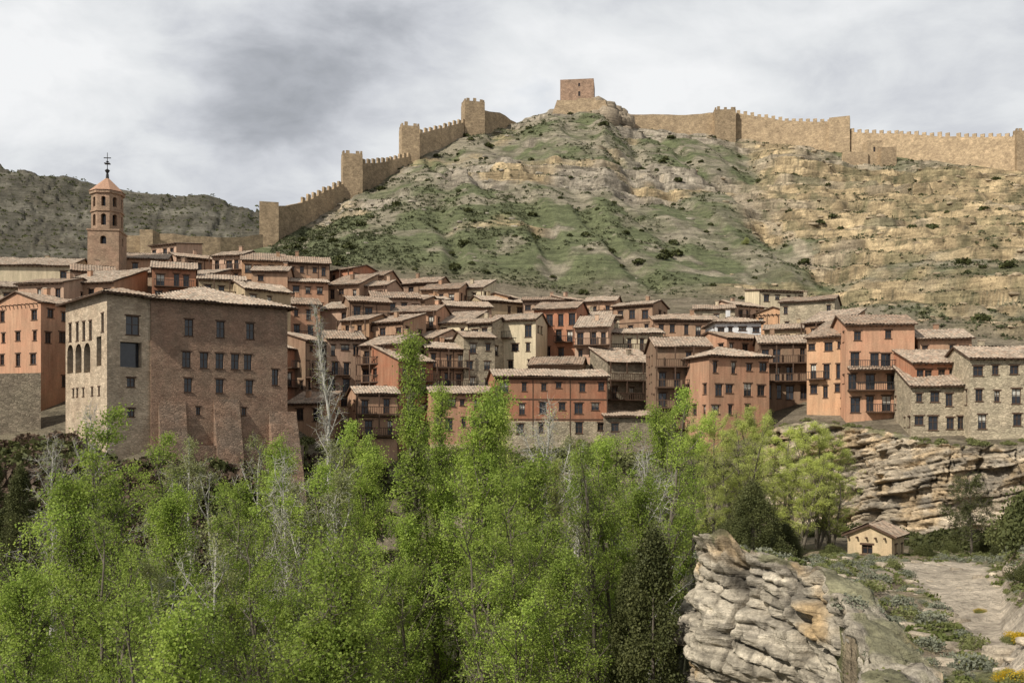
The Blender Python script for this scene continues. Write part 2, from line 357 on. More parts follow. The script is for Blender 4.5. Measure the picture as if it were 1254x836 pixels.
# ---------------- buildings ----------------
class MB:
    def __init__(s): s.v=[];s.f=[];s.m=[]
    def poly(s,pts,m=0):
        i=len(s.v);s.v.extend([tuple(p) for p in pts]);s.f.append(tuple(range(i,i+len(pts))));s.m.append(m)
    def box(s,x0,x1,y0,y1,z0,z1,m=0,fr=None):
        c=[(x,y,z) for z in (z0,z1) for x,y in ((x0,y0),(x1,y0),(x1,y1),(x0,y1))]
        if fr: c=[fr(*p) for p in c]
        i=len(s.v);s.v.extend(c)
        for q in ((0,3,2,1),(4,5,6,7),(0,1,5,4),(1,2,6,5),(2,3,7,6),(3,0,4,7)):
            s.f.append(tuple(i+k for k in q));s.m.append(m)
    def obj(s,name,mats,parent=None):
        if not s.f: return None
        me=D.meshes.new(name);me.from_pydata(s.v,[],s.f)
        for m in mats: me.materials.append(m)
        me.polygons.foreach_set('material_index',s.m);me.update()
        return addobj(name,me,parent=parent)
def frame(O,U):
    n=(U[1],-U[0])
    return lambda u,w,z:(O[0]+U[0]*u+n[0]*w,O[1]+U[1]*u+n[1]*w,z)   # w outward
def facade(wb,nb,O,U,W,z0,z1,rects,zsplit=None,top=None,lintel=True):
    fr=frame(O,U)
    xs=sorted(set([0,W]+[r[0] for r in rects]+[r[1] for r in rects]))
    zs=sorted(set([z0,z1]+[r[2] for r in rects]+[r[3] for r in rects]+([zsplit] if zsplit and z0<zsplit<z1 else [])))
    for i in range(len(xs)-1):
        for j in range(len(zs)-1):
            cx=(xs[i]+xs[i+1])/2;cz=(zs[j]+zs[j+1])/2
            if any(r[0]<cx<r[1] and r[2]<cz<r[3] for r in rects): continue
            wb.poly([fr(xs[i],0,zs[j]),fr(xs[i+1],0,zs[j]),fr(xs[i+1],0,zs[j+1]),fr(xs[i],0,zs[j+1])],1 if zsplit and cz<zsplit else 0)
    for r in rects:
        a,b,c,d=r[:4];k=r[4] if len(r)>4 else ''
        dp=-.9 if k in('arch','open') else -.22
        for p in ([(a,c),(a,d)],[(b,d),(b,c)],[(a,d),(b,d)],[(b,c),(a,c)]):
            wb.poly([fr(p[0][0],0,p[0][1]),fr(p[1][0],0,p[1][1]),fr(p[1][0],dp,p[1][1]),fr(p[0][0],dp,p[0][1])],0)
        nb.poly([fr(a,dp,c),fr(b,dp,c),fr(b,dp,d),fr(a,dp,d)],1)
        if k=='arch':
            R=(b-a)/2;zc=d-R;n=8
            for sgn,cx in ((1,a),(-1,b)):
                pts=[((a+b)/2-sgn*R*math.cos(t*math.pi/2/n),zc+R*math.sin(t*math.pi/2/n)) for t in range(n+1)]
                for q in range(n): wb.poly([fr(cx,.002,d),fr(pts[q][0],.002,pts[q][1]),fr(pts[q+1][0],.002,pts[q+1][1])],0)
            continue
        if k=='open': continue
        t=.07
        for (x0,x1,q0,q1) in ((a,a+t,c,d),(b-t,b,c,d),(a+t,b-t,c,c+t),(a+t,b-t,d-t,d),((a+b)/2-.035,(a+b)/2+.035,c+t,d-t),(a+t,(a+b)/2-.035,(c+d)/2+.1,(c+d)/2+.15),((a+b)/2+.035,b-t,(c+d)/2+.1,(c+d)/2+.15)):
            nb.box(x0,x1,dp+.005,dp+.06,q0,q1,0,fr)
        if k=='c': nb.poly([fr(a+t,dp+.003,(c+d)/2),fr(b-t,dp+.003,(c+d)/2),fr(b-t,dp+.003,d-t),fr(a+t,dp+.003,d-t)],2)
        if lintel:
            nb.box(a-.15,b+.15,-.1,.04,d+.003,d+.16,0,fr)
            nb.box(a-.1,b+.1,-.1,.07,c-.09,c-.003,0,fr)
def patch(rb,O,U,V,W,L,hl=0,hr=0,rng=random):
    O=np.array(O,float);U=np.array(U,float);V=np.array(V,float);V/=np.linalg.norm(V);Nn=np.cross(U,V)
    n=max(6,int(W/.1));rows=5
    us=np.linspace(0,W,n+1);corr=.095*np.abs(np.sin(math.pi*us/.42))
    vm=np.ones(n+1)*L
    if hl: vm=np.minimum(vm,L*us/hl)
    if hr: vm=np.minimum(vm,L*(W-us)/hr)
    i0=len(rb.v);sd=rng.random()*100
    sag=.12*fbm(us/1.8+sd,us*0,us*0,2,3)
    for r in range(rows):
        v=vm*r/(rows-1)
        off=corr+.05+sag+.05*(hsh(np.floor(us/.42),us*0+r,us*0,int(sd*10))-.5)
        P=O+us[:,None]*U+v[:,None]*V+off[:,None]*Nn
        rb.v.extend(map(tuple,P))
    for r in range(rows-1):
        for i in range(n):
            a=i0+r*(n+1)+i;rb.f.append((a,a+1,a+n+2,a+n+1));rb.m.append(0)
    A=O-.10*Nn;pts=[A,A+W*U]
    if hr+hl>=W-1e-3 and (hl or hr): pts.append(A+hl*U+L*V)
    else: pts+= [A+(W-hr)*U+L*V,A+hl*U+L*V]
    rb.poly([tuple(p) for p in pts],1)
    rb.poly([tuple(A),tuple(A+W*U),tuple(O+W*U+.05*Nn),tuple(O+.05*Nn)],1)
    for e0,e1 in (((0,0),(hl,L)),((W,0),(W-hr,L))):
        p0=O+e0[0]*U+e0[1]*V;p1=O+e1[0]*U+e1[1]*V
        if (hl==0 and e0[0]==0) or (hr==0 and e0[0]==W): rb.poly([tuple(p0-.1*Nn),tuple(p1-.1*Nn),tuple(p1+.06*Nn),tuple(p0+.06*Nn)],1)
def house(bL,bR,e,dL,dR,depth,wall,roof='shed',pitch=.33,name='town_house',split=None,rects=None,wrects=None,balc=(),gallery=(),timber=False,ncol=None,fh=2.8,zb=None,parent=None,wprob=.85,chim=None,oh=.6,seed=None,base='stone',ww=.95,wh=1.35,nrow=9,noside=False,auto=False):
    rng=random.Random(int(bL*13+e*7+dL) if seed is None else seed)
    zj=0
    if auto:
        zj=rng.uniform(-.7,1.5);pitch*=rng.uniform(.8,1.2);depth*=rng.uniform(.75,1.05);fh*=rng.uniform(.9,1.04)
        if dL==dR: dd=rng.uniform(-2.4,2.4);dL+=dd;dR-=dd
        if split is None and rng.random()<.3: split=rng.uniform(3.5,8);base=rng.choice(('dstone','stone','cream','ochre'))
    if auto and not gallery and rng.random()<.28: gallery=rng.choice(((0,),(1,),(0,1)));balc=()
    if auto and not gallery and rng.random()<.75: balc=tuple(balc)+((rng.choice((0,1,1,2)),rng.uniform(.02,.3),rng.uniform(.6,.98)),)
    if auto and not timber and rng.random()<.2: timber=True
    xL,yL=(bL-CX)/F*dL,dL;xR,yR=(bR-CX)/F*dR,dR
    W=math.hypot(xR-xL,yR-yL);yaw=math.atan2(yR-yL,xR-xL)
    ze=(HZ-e)/F*(dL+dR)/2+zj
    cs,sn=math.cos(yaw),math.sin(yaw)
    def world(u,v): return xL+cs*u-sn*v,yL+sn*u+cs*v
    gs=[tz1(*world(u,v)) for u,v in ((0,0),(W,0),(W,depth),(0,depth))]
    zg=max(gs[0],gs[1]);zb_=(min(gs)-2.5) if zb is None else zb
    if ze-zg<2.5: zg=ze-6
    emp=D.objects.new(name,None);COL.objects.link(emp);emp.location=(xL,yL,0);emp.rotation_euler=(0,0,yaw)
    if parent: emp.parent=parent
    wb,nb,rb,tb=MB(),MB(),MB(),MB()
    def mk(Wd,frnt):
        out=[];nc=ncol if (ncol and frnt) else max(1,int(Wd/2.1))
        z=ze-.75;r=0;cw=Wd/nc
        while z-wh>zg+.4 and r<nrow:
            for c in range(nc):
                if rng.random()>(wprob if frnt else .5): continue
                w_=ww*rng.uniform(.65,1.3);h_=wh*rng.uniform(.75,1.25)
                if r==0 and rng.random()<.4: h_*=.7
                cx=(c+.5)*cw+rng.uniform(-.18,.18)*cw
                if w_>cw*.7: w_=cw*.62
                cx=min(max(cx,w_/2+.2),Wd-w_/2-.2)
                if frnt and any(abs(k-r)<.1 for k in [b[0] for b in balc]+list(gallery)): h_=1.95
                zt=z-rng.uniform(0,.25)
                out.append((cx-w_/2,cx+w_/2,zt-h_,zt,'c' if rng.random()<.18 else ''))
            z-=fh;r+=1
        return out
    R=rects if rects is not None else mk(W,True)
    zs=None if split is None else ze-split
    rise=pitch*depth
    facade(wb,nb,(0,0),(1,0),W,zb_,ze,R,zs)
    sr=[] if noside else mk(depth,False)
    facade(wb,nb,(W,0),(0,1),depth,zb_,ze,sr,zs)
    facade(wb,nb,(0,depth),(0,-1),depth,zb_,ze,wrects if wrects is not None else ([] if noside else mk(depth,False)),zs)
    zt=ze+(rise if roof=='shed' else 0)
    wb.poly([(0,depth,zb_),(W,depth,zb_),(W,depth,zt),(0,depth,zt)])
    os=.3
    if roof=='shed':
        for x in (0,W): wb.poly([(x,0,ze),(x,depth,ze),(x,depth,zt)])
        Lr=math.hypot(depth+oh,(depth+oh)*pitch)
        patch(rb,(-os,-oh,ze-pitch*oh+.1),(1,0,0),(0,1,pitch),W+2*os,Lr,rng=rng)
    elif roof=='gable':
        h=depth/2
        for x in (0,W): wb.poly([(x,0,ze),(x,depth,ze),(x,h,ze+pitch*h)])
        Lr=math.hypot(h+oh,(h+oh)*pitch)
        patch(rb,(-os,-oh,ze-pitch*oh+.1),(1,0,0),(0,1,pitch),W+2*os,Lr,rng=rng)
        patch(rb,(W+os,depth+oh,ze-pitch*oh+.1),(-1,0,0),(0,-1,pitch),W+2*os,Lr,rng=rng)
    elif roof=='side':
        h=W/2
        for y in (0,depth): wb.poly([(0,y,ze),(W,y,ze),(h,y,ze+pitch*h)])
        Lr=math.hypot(h+oh,(h+oh)*pitch)
        patch(rb,(-oh,depth+os,ze-pitch*oh+.1),(0,-1,0),(1,0,pitch),depth+2*os,Lr,rng=rng)
        patch(rb,(W+oh,-os,ze-pitch*oh+.1),(0,1,0),(-1,0,pitch),depth+2*os,Lr,rng=rng)
    elif roof=='hip':
        Wt=W+2*oh;Dt=depth+2*oh;h=min(Wt,Dt)/2;Lr=math.hypot(h,h*pitch);z=ze-pitch*oh+.1
        patch(rb,(-oh,-oh,z),(1,0,0),(0,1,pitch),Wt,Lr,h,h,rng)
        patch(rb,(W+oh,depth+oh,z),(-1,0,0),(0,-1,pitch),Wt,Lr,h,h,rng)
        patch(rb,(-oh,depth+oh,z),(0,-1,0),(1,0,pitch),Dt,Lr,h,h,rng)
        patch(rb,(W+oh,-oh,z),(0,1,0),(-1,0,pitch),Dt,Lr,h,h,rng)
    u=0
    while u<W: tb.box(u,u+.14,-oh+.08,-.003,ze-.16-pitch*oh*.6,ze-.03-pitch*oh*.6,0);u+=.75
    for (row,f0,f1) in balc:
        zf=ze-.75-2.05-row*fh;x0,x1=W*f0,W*f1
        if zf<zg+.5: continue
        tb.box(x0,x1,-1.0,-.003,zf-.14,zf,0);tb.box(x0,x1,-1.0,-.94,zf+.9,zf+.98,1)
        u=x0
        while u<=x1: tb.box(u,u+.05,-.99,-.95,zf,zf+.9,1);u+=.28
    for row in gallery:
        zf=ze-.75-2.05-row*fh
        if zf<zg+.5: continue
        tb.box(-.1,W+.1,-1.25,-.003,zf-.18,zf,0);tb.box(-.1,W+.1,-1.25,-1.15,zf+.9,zf+1.0,0)
        u=-.1
        while u<=W+.1:
            tb.box(u,u+.07,-1.22,-1.16,zf,zf+.9,0);u+=.3
        n=max(2,int(W/2.2))
        for q in range(n+1):
            uu=-.1+(W+.05)*q/n;tb.box(uu,uu+.16,-1.24,-1.08,zf+1.0,zf+fh-.19,0)
    if timber:
        r=0;z=ze-.35
        while z>zg+2 and r<3:
            tb.box(0,W,-.045,-.003,z-.12,z+.06,0);z-=fh;r+=1
        n=max(2,int(W/1.7))
        for q in range(n+1):
            uu=(W-.14)*q/n
            if any(a-.16<uu<b_+.16 for a,b_,*_ in R): continue
            tb.box(uu,uu+.14,-.04,-.004,ze-.35-fh*min(3,max(1,r))+.07,ze-.48,0)
    if chim if chim is not None else rng.random()<.6:
        cx=rng.uniform(.2,.8)*W;cy=depth*rng.uniform(.35,.6);zc=ze+pitch*(cy if roof!='gable' else min(cy,depth-cy))
        cb=MB();cb.box(cx,cx+.6,cy,cy+.6,zc-1.2,zc+1.1,0);cb.box(cx-.08,cx+.68,cy-.08,cy+.68,zc+1.103,zc+1.2,1)
        cb.obj('chimney',[WM[wall],ROOF],emp)
    wb.obj('walls',[WM[wall],WM[base]],emp);nb.obj('windows',[WOOD,GLASS,CURT],emp)
    rb.obj('roof',[ROOF,WOOD],emp);tb.obj('woodwork',[WOOD,IRON],emp)
    return emp,W,ze

# palace
pal=D.objects.new('episcopal_palace',None);COL.objects.link(pal)
def pr(b,e,w,h,b0,b1,W,d,k=''):
    u=(b-b0)/(b1-b0)*W;z=(HZ-e)/F*d;return (u-w/2,u+w/2,z-h/2,z+h/2,k)
WB=math.hypot((352-CX)/F*120.5-(185-CX)/F*112,8.5)
rB=[pr(b,402,.95,1.9,185,352,WB,115) for b in (229,267,304)]+[pr(b,441,.95,1.8,185,352,WB,115) for b in (226,247,266,285,301)]+[pr(b,472,.9,1.6,185,352,WB,115) for b in (228,266,303)]+[pr(b,460,.8,1.9,185,352,WB,117) for b in (336,)]+[pr(b,503,.5,.9,185,352,WB,115) for b in (240,296,)]
house(185,352,370,112,120.5,24,'pbrick','hip',.34,name='brick_wing',rects=rB,parent=pal,oh=.9,zb=-9,chim=False)
WA=math.hypot((187-CX)/F*112.4-(131-CX)/F*109,3.4)
rA=[pr(162,398,1.5,2.1,131,187,WA,110.5),pr(160,434,2.4,2.8,131,187,WA,110.5,'open'),pr(160,468,.9,1.0,131,187,WA,110.5),pr(160,505,.8,.9,131,187,WA,110.5)]
def lw(f,e,w,h,k=''):
    dd=109+(1-f)*10;z=(HZ-e)/F*dd;return (f*13.5-w/2,f*13.5+w/2,z-h/2,z+h/2,k)
lr=[lw(f,402+6*(1-f),.9,2.1) for f in (.12,.3,.46,.62)]+[lw(.9,395,.8,2.0)]+[lw(f,440-(f*4),2.1,3.4,'arch') for f in (.12,.33,.54)]+[lw(.82,430,1.5,3.3,'open')]+[lw(f,482-f*4,.6,.9) for f in (.2,.3,.45,.66,.82)]
house(131,187,360,109,112.4,13.5,'pstone','hip',.30,name='stone_wing',rects=rA,wrects=lr,parent=pal,oh=.9,zb=-9,noside=True,chim=False,seed=3)
bt=MB()
def wedge(x0,x1,y,dep,z0,z1):
    bt.poly([(x0,y,z1),(x1,y,z1),(x1,y-dep,z0),(x0,y-dep,z0)],0)
    bt.poly([(x0,y,z1),(x0,y-dep,z0),(x0,y,z0)],0);bt.poly([(x1,y,z1),(x1,y-dep,z0),(x1,y,z0)],0)
wedge(.8,3.8,-.003,3.2,-9,4.6);wedge(7.0,10.0,-.003,3.6,-9,4.9);wedge(13.6,17.0,-.003,4.2,-9,3.6)
bt.box(0,17.5,-1.2,-.004,-9,-.5,0)
bo=bt.obj('buttresses',[WM['butt']],pal);ya=math.atan2(8.5,(352-CX)/F*120.5-(185-CX)/F*112)
bo.location=((185-CX)/F*112,112,0);bo.rotation_euler=(0,0,ya)

HS=[ # bL,bR,eave,dL,dR,depth,wall,roof,opts
 (-70,-2,372,135,133,12,'ochre','gable',{}),(-8,50,372,131,127,9,'salmon','side',dict(ncol=3,auto=False)),
 (-90,86,324,168,170,14,'cream','gable',dict(wprob=.2,auto=False)),(-60,40,352,150,150,10,'stone','gable',{}),
 (22,78,347,146,146,9,'pink','gable',{}),(70,140,346,150,148,9,'brick','shed',{}),(88,140,330,163,163,9,'pink','gable',{}),
 (132,222,334,160,158,16,'church','hip',dict(wprob=.3,auto=False)),(140,205,322,176,176,12,'brick','gable',dict(wprob=.3)),
 (185,216,296,205,205,8,'pink','shed',dict(pitch=.15)),(186,240,330,150,152,8,'red','gable',{}),
 (216,262,312,190,190,10,'pink','gable',dict(ncol=4)),(260,297,311,188,188,10,'pink','gable',dict(ncol=3)),
 (225,262,344,160,160,8,'brick','shed',{}),(243,300,352,150,152,9,'ochre','gable',{}),
 (296,350,318,182,184,10,'orange','shed',dict(ncol=4)),(348,404,320,186,188,10,'brick','gable',dict(ncol=4)),
 (308,352,336,172,172,8,'brick','gable',dict(gallery=(1,))),(352,402,342,174,174,9,'salmon','gable',{}),
 (402,432,328,190,190,8,'red','gable',{}),(400,440,352,178,178,8,'brown','shed',{}),
 (430,470,342,190,190,9,'brick','gable',{}),(436,474,360,180,178,8,'pink','gable',{}),
 (470,535,343,200,200,10,'brown','gable',dict(pitch=.4,timber=True)),(516,562,352,194,192,9,'brick','gable',dict(ncol=3)),
 (556,592,354,198,196,9,'cream','shed',{}),(590,645,378,186,190,9,'ochre','gable',{}),
 (350,392,378,160,162,8,'salmon','gable',{}),(390,430,374,165,163,9,'pink','gable',{}),
 (428,478,378,160,162,9,'brown','gable',dict(timber=True)),(456,515,374,170,172,8,'pink','gable',dict(ncol=4)),
 (478,534,392,162,160,9,'salmon','gable',{}),(474,520,366,182,182,8,'brick','gable',{}),(534,575,398,162,160,9,'cream','shed',{}),(548,602,378,176,178,9,'pink','gable',{}),
 (573,603,396,158,156,7,'stone','gable',{}),(600,656,392,160,158,8,'cream','gable',dict(ncol=3,balc=((0,.1,.5),),auto=False)),
 (622,640,372,192,192,8,'orange','gable',{}),
 (640,690,364,184,184,9,'pink','gable',dict(ncol=4)),(654,706,378,168,166,10,'red','gable',dict(ncol=4,balc=((1,.5,.9),(0,.05,.4)),auto=False)),
 (690,722,372,186,186,8,'pink','gable',{}),(704,746,404,156,155,9,'pink','shed',dict(ncol=3,balc=((1,.1,.5),(0,.1,.5)))),
 (716,754,378,184,184,8,'brick','gable',{}),(750,800,384,172,172,9,'brown','gable',dict(timber=True,balc=((1,.1,.6),))),
 (798,856,388,178,178,9,'ochre','gable',dict(wprob=.6)),(850,900,384,184,184,9,'stone','gable',{}),
 (876,932,394,153,153,8,'white','hip',dict(ncol=4,wh=.9,auto=False)),(925,968,380,186,186,10,'orange','side',{}),
 (900,936,374,190,190,9,'pink','gable',{}),(930,986,358,202,202,8,'cream','shed',dict(pitch=.15)),(955,1022,374,180,176,9,'stone','gable',dict(wprob=.5)),
 (936,990,398,160,158,9,'ochre','gable',{}),(985,1040,404,150,150,8,'orange','shed',{}),
 (349,374,424,146,146,9,'red','gable',dict(ncol=2,balc=((0,.1,.9),(1,.1,.9)))),(374,402,420,147,147,9,'brown','gable',dict(timber=True,ncol=2,gallery=(1,2))),
 (400,446,418,148,150,9,'pink','gable',dict(ncol=3,balc=((1,.1,.6),))),(442,492,430,146,146,9,'brick','gable',dict(gallery=(0,1,2))),
 (418,452,398,156,156,8,'orange','gable',{}),(446,494,405,155,155,8,'brick','shed',{}),(490,532,412,156,156,8,'pink','gable',{}),
 (488,530,452,142,142,8,'red','shed',{}),(522,572,432,148,150,9,'brick','gable',dict(ncol=3)),(528,606,476,139,141,8,'salmon','gable',dict(ncol=5)),(436,488,486,136,138,7,'brick','gable',dict(wprob=.7)),
 (568,606,424,150,150,8,'stone','gable',{}),(352,398,500,136,136,6,'brick','shed',{}),
 (606,744,461,138,140,9,'red','gable',dict(ncol=6,timber=True,split=6.2,pitch=.26,auto=False)),
 (648,712,441,150,150,8,'brown','gable',{}),(744,803,445,150,150,8,'dstone','shed',dict(wprob=.35)),(742,803,510,136,136,9,'dstone','shed',dict(wprob=.4,pitch=.1,auto=False)),
 (803,870,424,137,137,10,'brown','gable',dict(ncol=4,gallery=(0,1,2,3),auto=False)),(868,942,436,131,134,10,'salmon','hip',dict(ncol=4,auto=False)),
 (930,990,419,141,140,9,'brown','gable',dict(gallery=(0,1,2,3),ncol=4)),(988,1036,412,134,131,9,'orange','shed',dict(ncol=3,wprob=.7,auto=False,balc=((1,.05,.5),))),
 (1036,1120,397,128,127,10,'salmon','gable',dict(ncol=4,balc=((1,.02,.98),(2,.02,.98),(3,.3,.9)),auto=False)),
 (1124,1190,414,128,127,9,'brick','gable',dict(ncol=4,gallery=(1,),auto=False)),(1116,1188,472,118,117,9,'stone','shed',dict(ncol=4,wprob=.75,auto=False)),
 (1118,1188,444,121,121,6,'red','shed',dict(ncol=5,chim=False,auto=False)),
 (1188,1300,438,115,114,10,'stone','gable',dict(ncol=5,wh=1.6,auto=False)),
 (560,640,400,170,170,7,'brick','gable',{}),(800,880,402,168,168,8,'brick','gable',{}),(745,812,418,160,160,8,'cream','gable',{}),(890,940,416,148,148,8,'salmon','gable',{}),
 (1020,1050,395,160,160,8,'pink','gable',{}),(300,356,362,150,150,8,'ochre','gable',{}),
 (495,550,366,186,186,7,'orange','gable',{}),(405,470,388,166,166,6,'ochre','gable',{}),(520,560,415,155,155,7,'ochre','gable',{}),(700,760,392,174,174,6,'stone','gable',{}),
]
for h in HS:
    o=dict(h[8]);nm='stone_house' if h[6] in('stone','dstone') else 'town_house'
    if 'auto' not in o: o['auto']=True
    house(*h[:8],name=nm,**o)
aw=MB();xa,ya_=(1036-CX)/F*128,128
patch(aw,(xa,ya_-1.5,(HZ-454)/F*128),(1,-.1,0),(.1,1,.35),8.7,1.5)
aw.obj('tiled_awning',[ROOF,WOOD])
house(1038,1092,655,85,83,4.5,'ochre','side',.45,name='stone_hut',ncol=1,wprob=1,ww=.8,wh=.7,chim=False,oh=.45)

rw=MB();a=st(-120,0,118);b=st(50,0,121)
rw.poly([(a[0],a[1],-8),(b[0],b[1],-8),(b[0],b[1],8.3),(a[0],a[1],7.8)]);rw.poly([(a[0],a[1],7.8),(b[0],b[1],8.3),(b[0],b[1]+1.2,8.3),(a[0],a[1]+1.2,7.8)])
rw.obj('retaining_wall',[WM['dstone']])

# church tower
ct=D.objects.new('church_bell_tower',None);COL.objects.link(ct)
dT=172;cx,cy,_=st(131.5,0,dT);ct.location=(cx,cy,0);ct.rotation_euler=(0,0,.12)
zz=lambda e:(HZ-e)/F*dT
def prism(mb,n,r,z0,z1,r1=None,m=0,ph=0):
    r1=r if r1 is None else r1
    for i in range(n):
        a0=2*math.pi*(i+ph)/n;a1=2*math.pi*(i+1+ph)/n
        mb.poly([(r*math.cos(a0),r*math.sin(a0),z0),(r*math.cos(a1),r*math.sin(a1),z0),(r1*math.cos(a1),r1*math.sin(a1),z1),(r1*math.cos(a0),r1*math.sin(a0),z1)],m)
    mb.poly([(r1*math.cos(2*math.pi*(i+ph)/n),r1*math.sin(2*math.pi*(i+ph)/n),z1) for i in range(n)],m)
    mb.poly([(r*math.cos(2*math.pi*(i+ph)/n),r*math.sin(2*math.pi*(i+ph)/n),z0) for i in range(n)],m)
wb,nb=MB(),MB()
s=2.55
for O,U in (((-s,-s),(1,0)),((s,-s),(0,1)),((s,s),(-1,0)),((-s,s),(0,-1))):
    facade(wb,nb,O,U,2*s,10,zz(286),[(s-.5,s+.5,zz(302),zz(292),'arch')])
wb.box(-s-.15,s+.15,-s-.15,s+.15,zz(286)+.003,zz(284),0)
Ro=2.6
for i in range(8):
    a0=math.pi*2*(i+.5)/8;a1=math.pi*2*(i+1.5)/8
    p0=(Ro*math.cos(a0),Ro*math.sin(a0));p1=(Ro*math.cos(a1),Ro*math.sin(a1));L=math.hypot(p1[0]-p0[0],p1[1]-p0[1]);U=((p1[0]-p0[0])/L,(p1[1]-p0[1])/L)
    facade(wb,nb,p0,U,L,zz(284),zz(238),[(L/2-.42,L/2+.42,zz(279),zz(265),'arch'),(L/2-.35,L/2+.35,zz(256),zz(244),'arch')])
prism(wb,8,Ro+.2,zz(262),zz(260),m=0,ph=.5);prism(wb,8,Ro+.3,zz(240),zz(237),m=0,ph=.5)
wb.obj('brick_shaft',[WM['church']],ct);nb.obj('bell_openings',[WOOD,GLASS,CURT],ct)
rf=MB();prism(rf,8,Ro+.45,zz(236.5),zz(219),.35,0,.5)
rf.obj('tiled_spire',[simple('spire_tiles',(.37,.225,.15),.9,5)],ct)
fi=MB();prism(fi,8,.3,zz(219),zz(213),.22);prism(fi,8,.1,zz(213),zz(209),.45);prism(fi,8,.45,zz(209),zz(207),.1);prism(fi,8,.07,zz(207),zz(187),.05)
fi.box(-.6,.6,-.05,.05,zz(194),zz(193),0);fi.box(-.45,.45,-.4,.4,zz(201),zz(200),0);prism(fi,8,.05,zz(199),zz(198),.3);prism(fi,8,.3,zz(198),zz(197),.05)
fi.obj('finial_cross',[IRON],ct)

# fortress
def fort_wall(pts,merl=True,th=1.6,name='fortress_wall'):
    mb=MB()
    for i in range(len(pts)-1):
        (b0,t0,d0),(b1,t1,d1)=pts[i],pts[i+1]
        P0=np.array(st(b0,t0,d0));P1=np.array(st(b1,t1,d1));L=np.linalg.norm((P1-P0)[:2]);U=(P1-P0)[:2]/L;n=max(1,int(L/3))
        fr=frame(P0[:2],U)
        jz=[0]+[random.uniform(-.35,.25) for _ in range(n-1)]+[0]
        for k in range(n):
            u0,u1=L*k/n,L*(k+1)/n
            za=P0[2]+(P1[2]-P0[2])*k/n+jz[k];zb=P0[2]+(P1[2]-P0[2])*(k+1)/n+jz[k+1]
            g0=min(tz1(*fr(u0,0,0)[:2]),tz1(*fr(u1,0,0)[:2]))-5
            g0=min(g0,min(za,zb)-1)
            mb.poly([fr(u0,0,g0),fr(u1,0,g0),fr(u1,0,zb),fr(u0,0,za)]);mb.poly([fr(u0,-th,g0),fr(u1,-th,g0),fr(u1,-th,zb),fr(u0,-th,za)])
            mb.poly([fr(u0,0,za),fr(u1,0,zb),fr(u1,-th,zb),fr(u0,-th,za)])
            if k==0: mb.poly([fr(u0,0,g0),fr(u0,-th,g0),fr(u0,-th,za),fr(u0,0,za)])
            if k==n-1: mb.poly([fr(u1,0,g0),fr(u1,-th,g0),fr(u1,-th,zb),fr(u1,0,zb)])
        if merl:
            u=.3
            while u<L-1.3:
                zm=P0[2]+(P1[2]-P0[2])*(u+.7)/L;j=random.uniform(-.35,.15)
                mb.box(u,u+1.45,-.7,-.03,zm-.9,zm+1.25+j,0,fr);u+=2.75
    return mb.obj(name,[WM['fort']])
def tower(b0,b1,t,d,dep,merl=True,name='fortress_tower',yaw=0.,mat='fort',win=()):
    x0,y0,zt=st(b0,t,d);x1=(b1-CX)/F*d;W=x1-x0;cx=(x0+x1)/2
    g=min(tz1(x0,y0),tz1(x1,y0),tz1(x0,y0+dep))-4
    wb,nb=MB(),MB();h=W/2
    facade(wb,nb,(-h,0),(1,0),W,g,zt,list(win),lintel=False)
    facade(wb,nb,(h,0),(0,1),dep,g,zt,[]);facade(wb,nb,(h,dep),(-1,0),W,g,zt,[]);facade(wb,nb,(-h,dep),(0,-1),dep,g,zt,[])
    wb.poly([(-h,0,zt-.8),(h,0,zt-.8),(h,dep,zt-.8),(-h,dep,zt-.8)])
    if merl:
        def row(O,U,L):
            fr=frame(O,U);n=max(2,int(L/2.2));
            for k in range(n):
                u=L*(k+.5)/n-.55;wb.box(u,u+1.1,-.6,-.02,zt-.5,zt+1.1+random.uniform(-.3,.2),0,fr)
        row((-h,0),(1,0),W);row((-h,dep),(0,-1),dep);row((h,0),(0,1),dep)
    emp=D.objects.new(name,None);COL.objects.link(emp);emp.location=(cx,y0,0);emp.rotation_euler=(0,0,yaw)
    wb.obj('masonry',[WM[mat]],emp);nb.obj('openings',[WOOD,GLASS,CURT],emp);return emp
fort_wall([(150,288,246),(212,286,250),(270,291,256),(322,287,266)],merl=False)
tower(171,187,281,243,5,False);tower(318,341,247,270,6,False,yaw=.25)
fort_wall([(341,252,274),(372,248,285)],merl=False);fort_wall([(370,248,285),(422,224,306)])
tower(420,444,188,306,7,True,yaw=.25)
fort_wall([(444,200,311),(478,197,325)],merl=True);fort_wall([(478,197,325),(506,190,338)],merl=True)
tower(492,514,154,336,7,True,yaw=.25)
fort_wall([(514,164,342),(575,148,366)]);tower(569,594,124,364,7,True,yaw=.25)
fort_wall([(593,135,370),(612,138,380),(632,150,390)],merl=False)
zk=lambda e:(HZ-e)/F*398
tower(686,727,97,398,12,False,name='castle_keep',yaw=-.12,mat='keep',win=[(7.2,8.1,zk(118),zk(112),''),(7.2,8.0,zk(106),zk(102),'')])
sk=MB();x0,y0,_=st(679,0,392);x1=st(744,0,392)[0]
zt_,zb_=zk(129),zk(150)
def frust(mb,a,b,c,d,z0,z1,k):
    P0=[(a-k,c-k,z0),(b+k,c-k,z0),(b+k,d+k,z0),(a-k,d+k,z0)];P1=[(a,c,z1),(b,c,z1),(b,d,z1),(a,d,z1)]
    for i in range(4): mb.poly([P0[i],P0[(i+1)%4],P1[(i+1)%4],P1[i]])
    mb.poly(P1)
frust(sk,x0+1,x1-1,y0,y0+17,zb_,zt_,2.2);frust(sk,x0+9,x1-3,y0+2,y0+5,zk(130),zk(124.5),.4)
sk.obj('keep_platform',[WM['fort']])
fort_wall([(768,140,404),(830,141,406),(878,138,406)],merl=False)
tower(876,901,134,402,7,True,yaw=-.05)
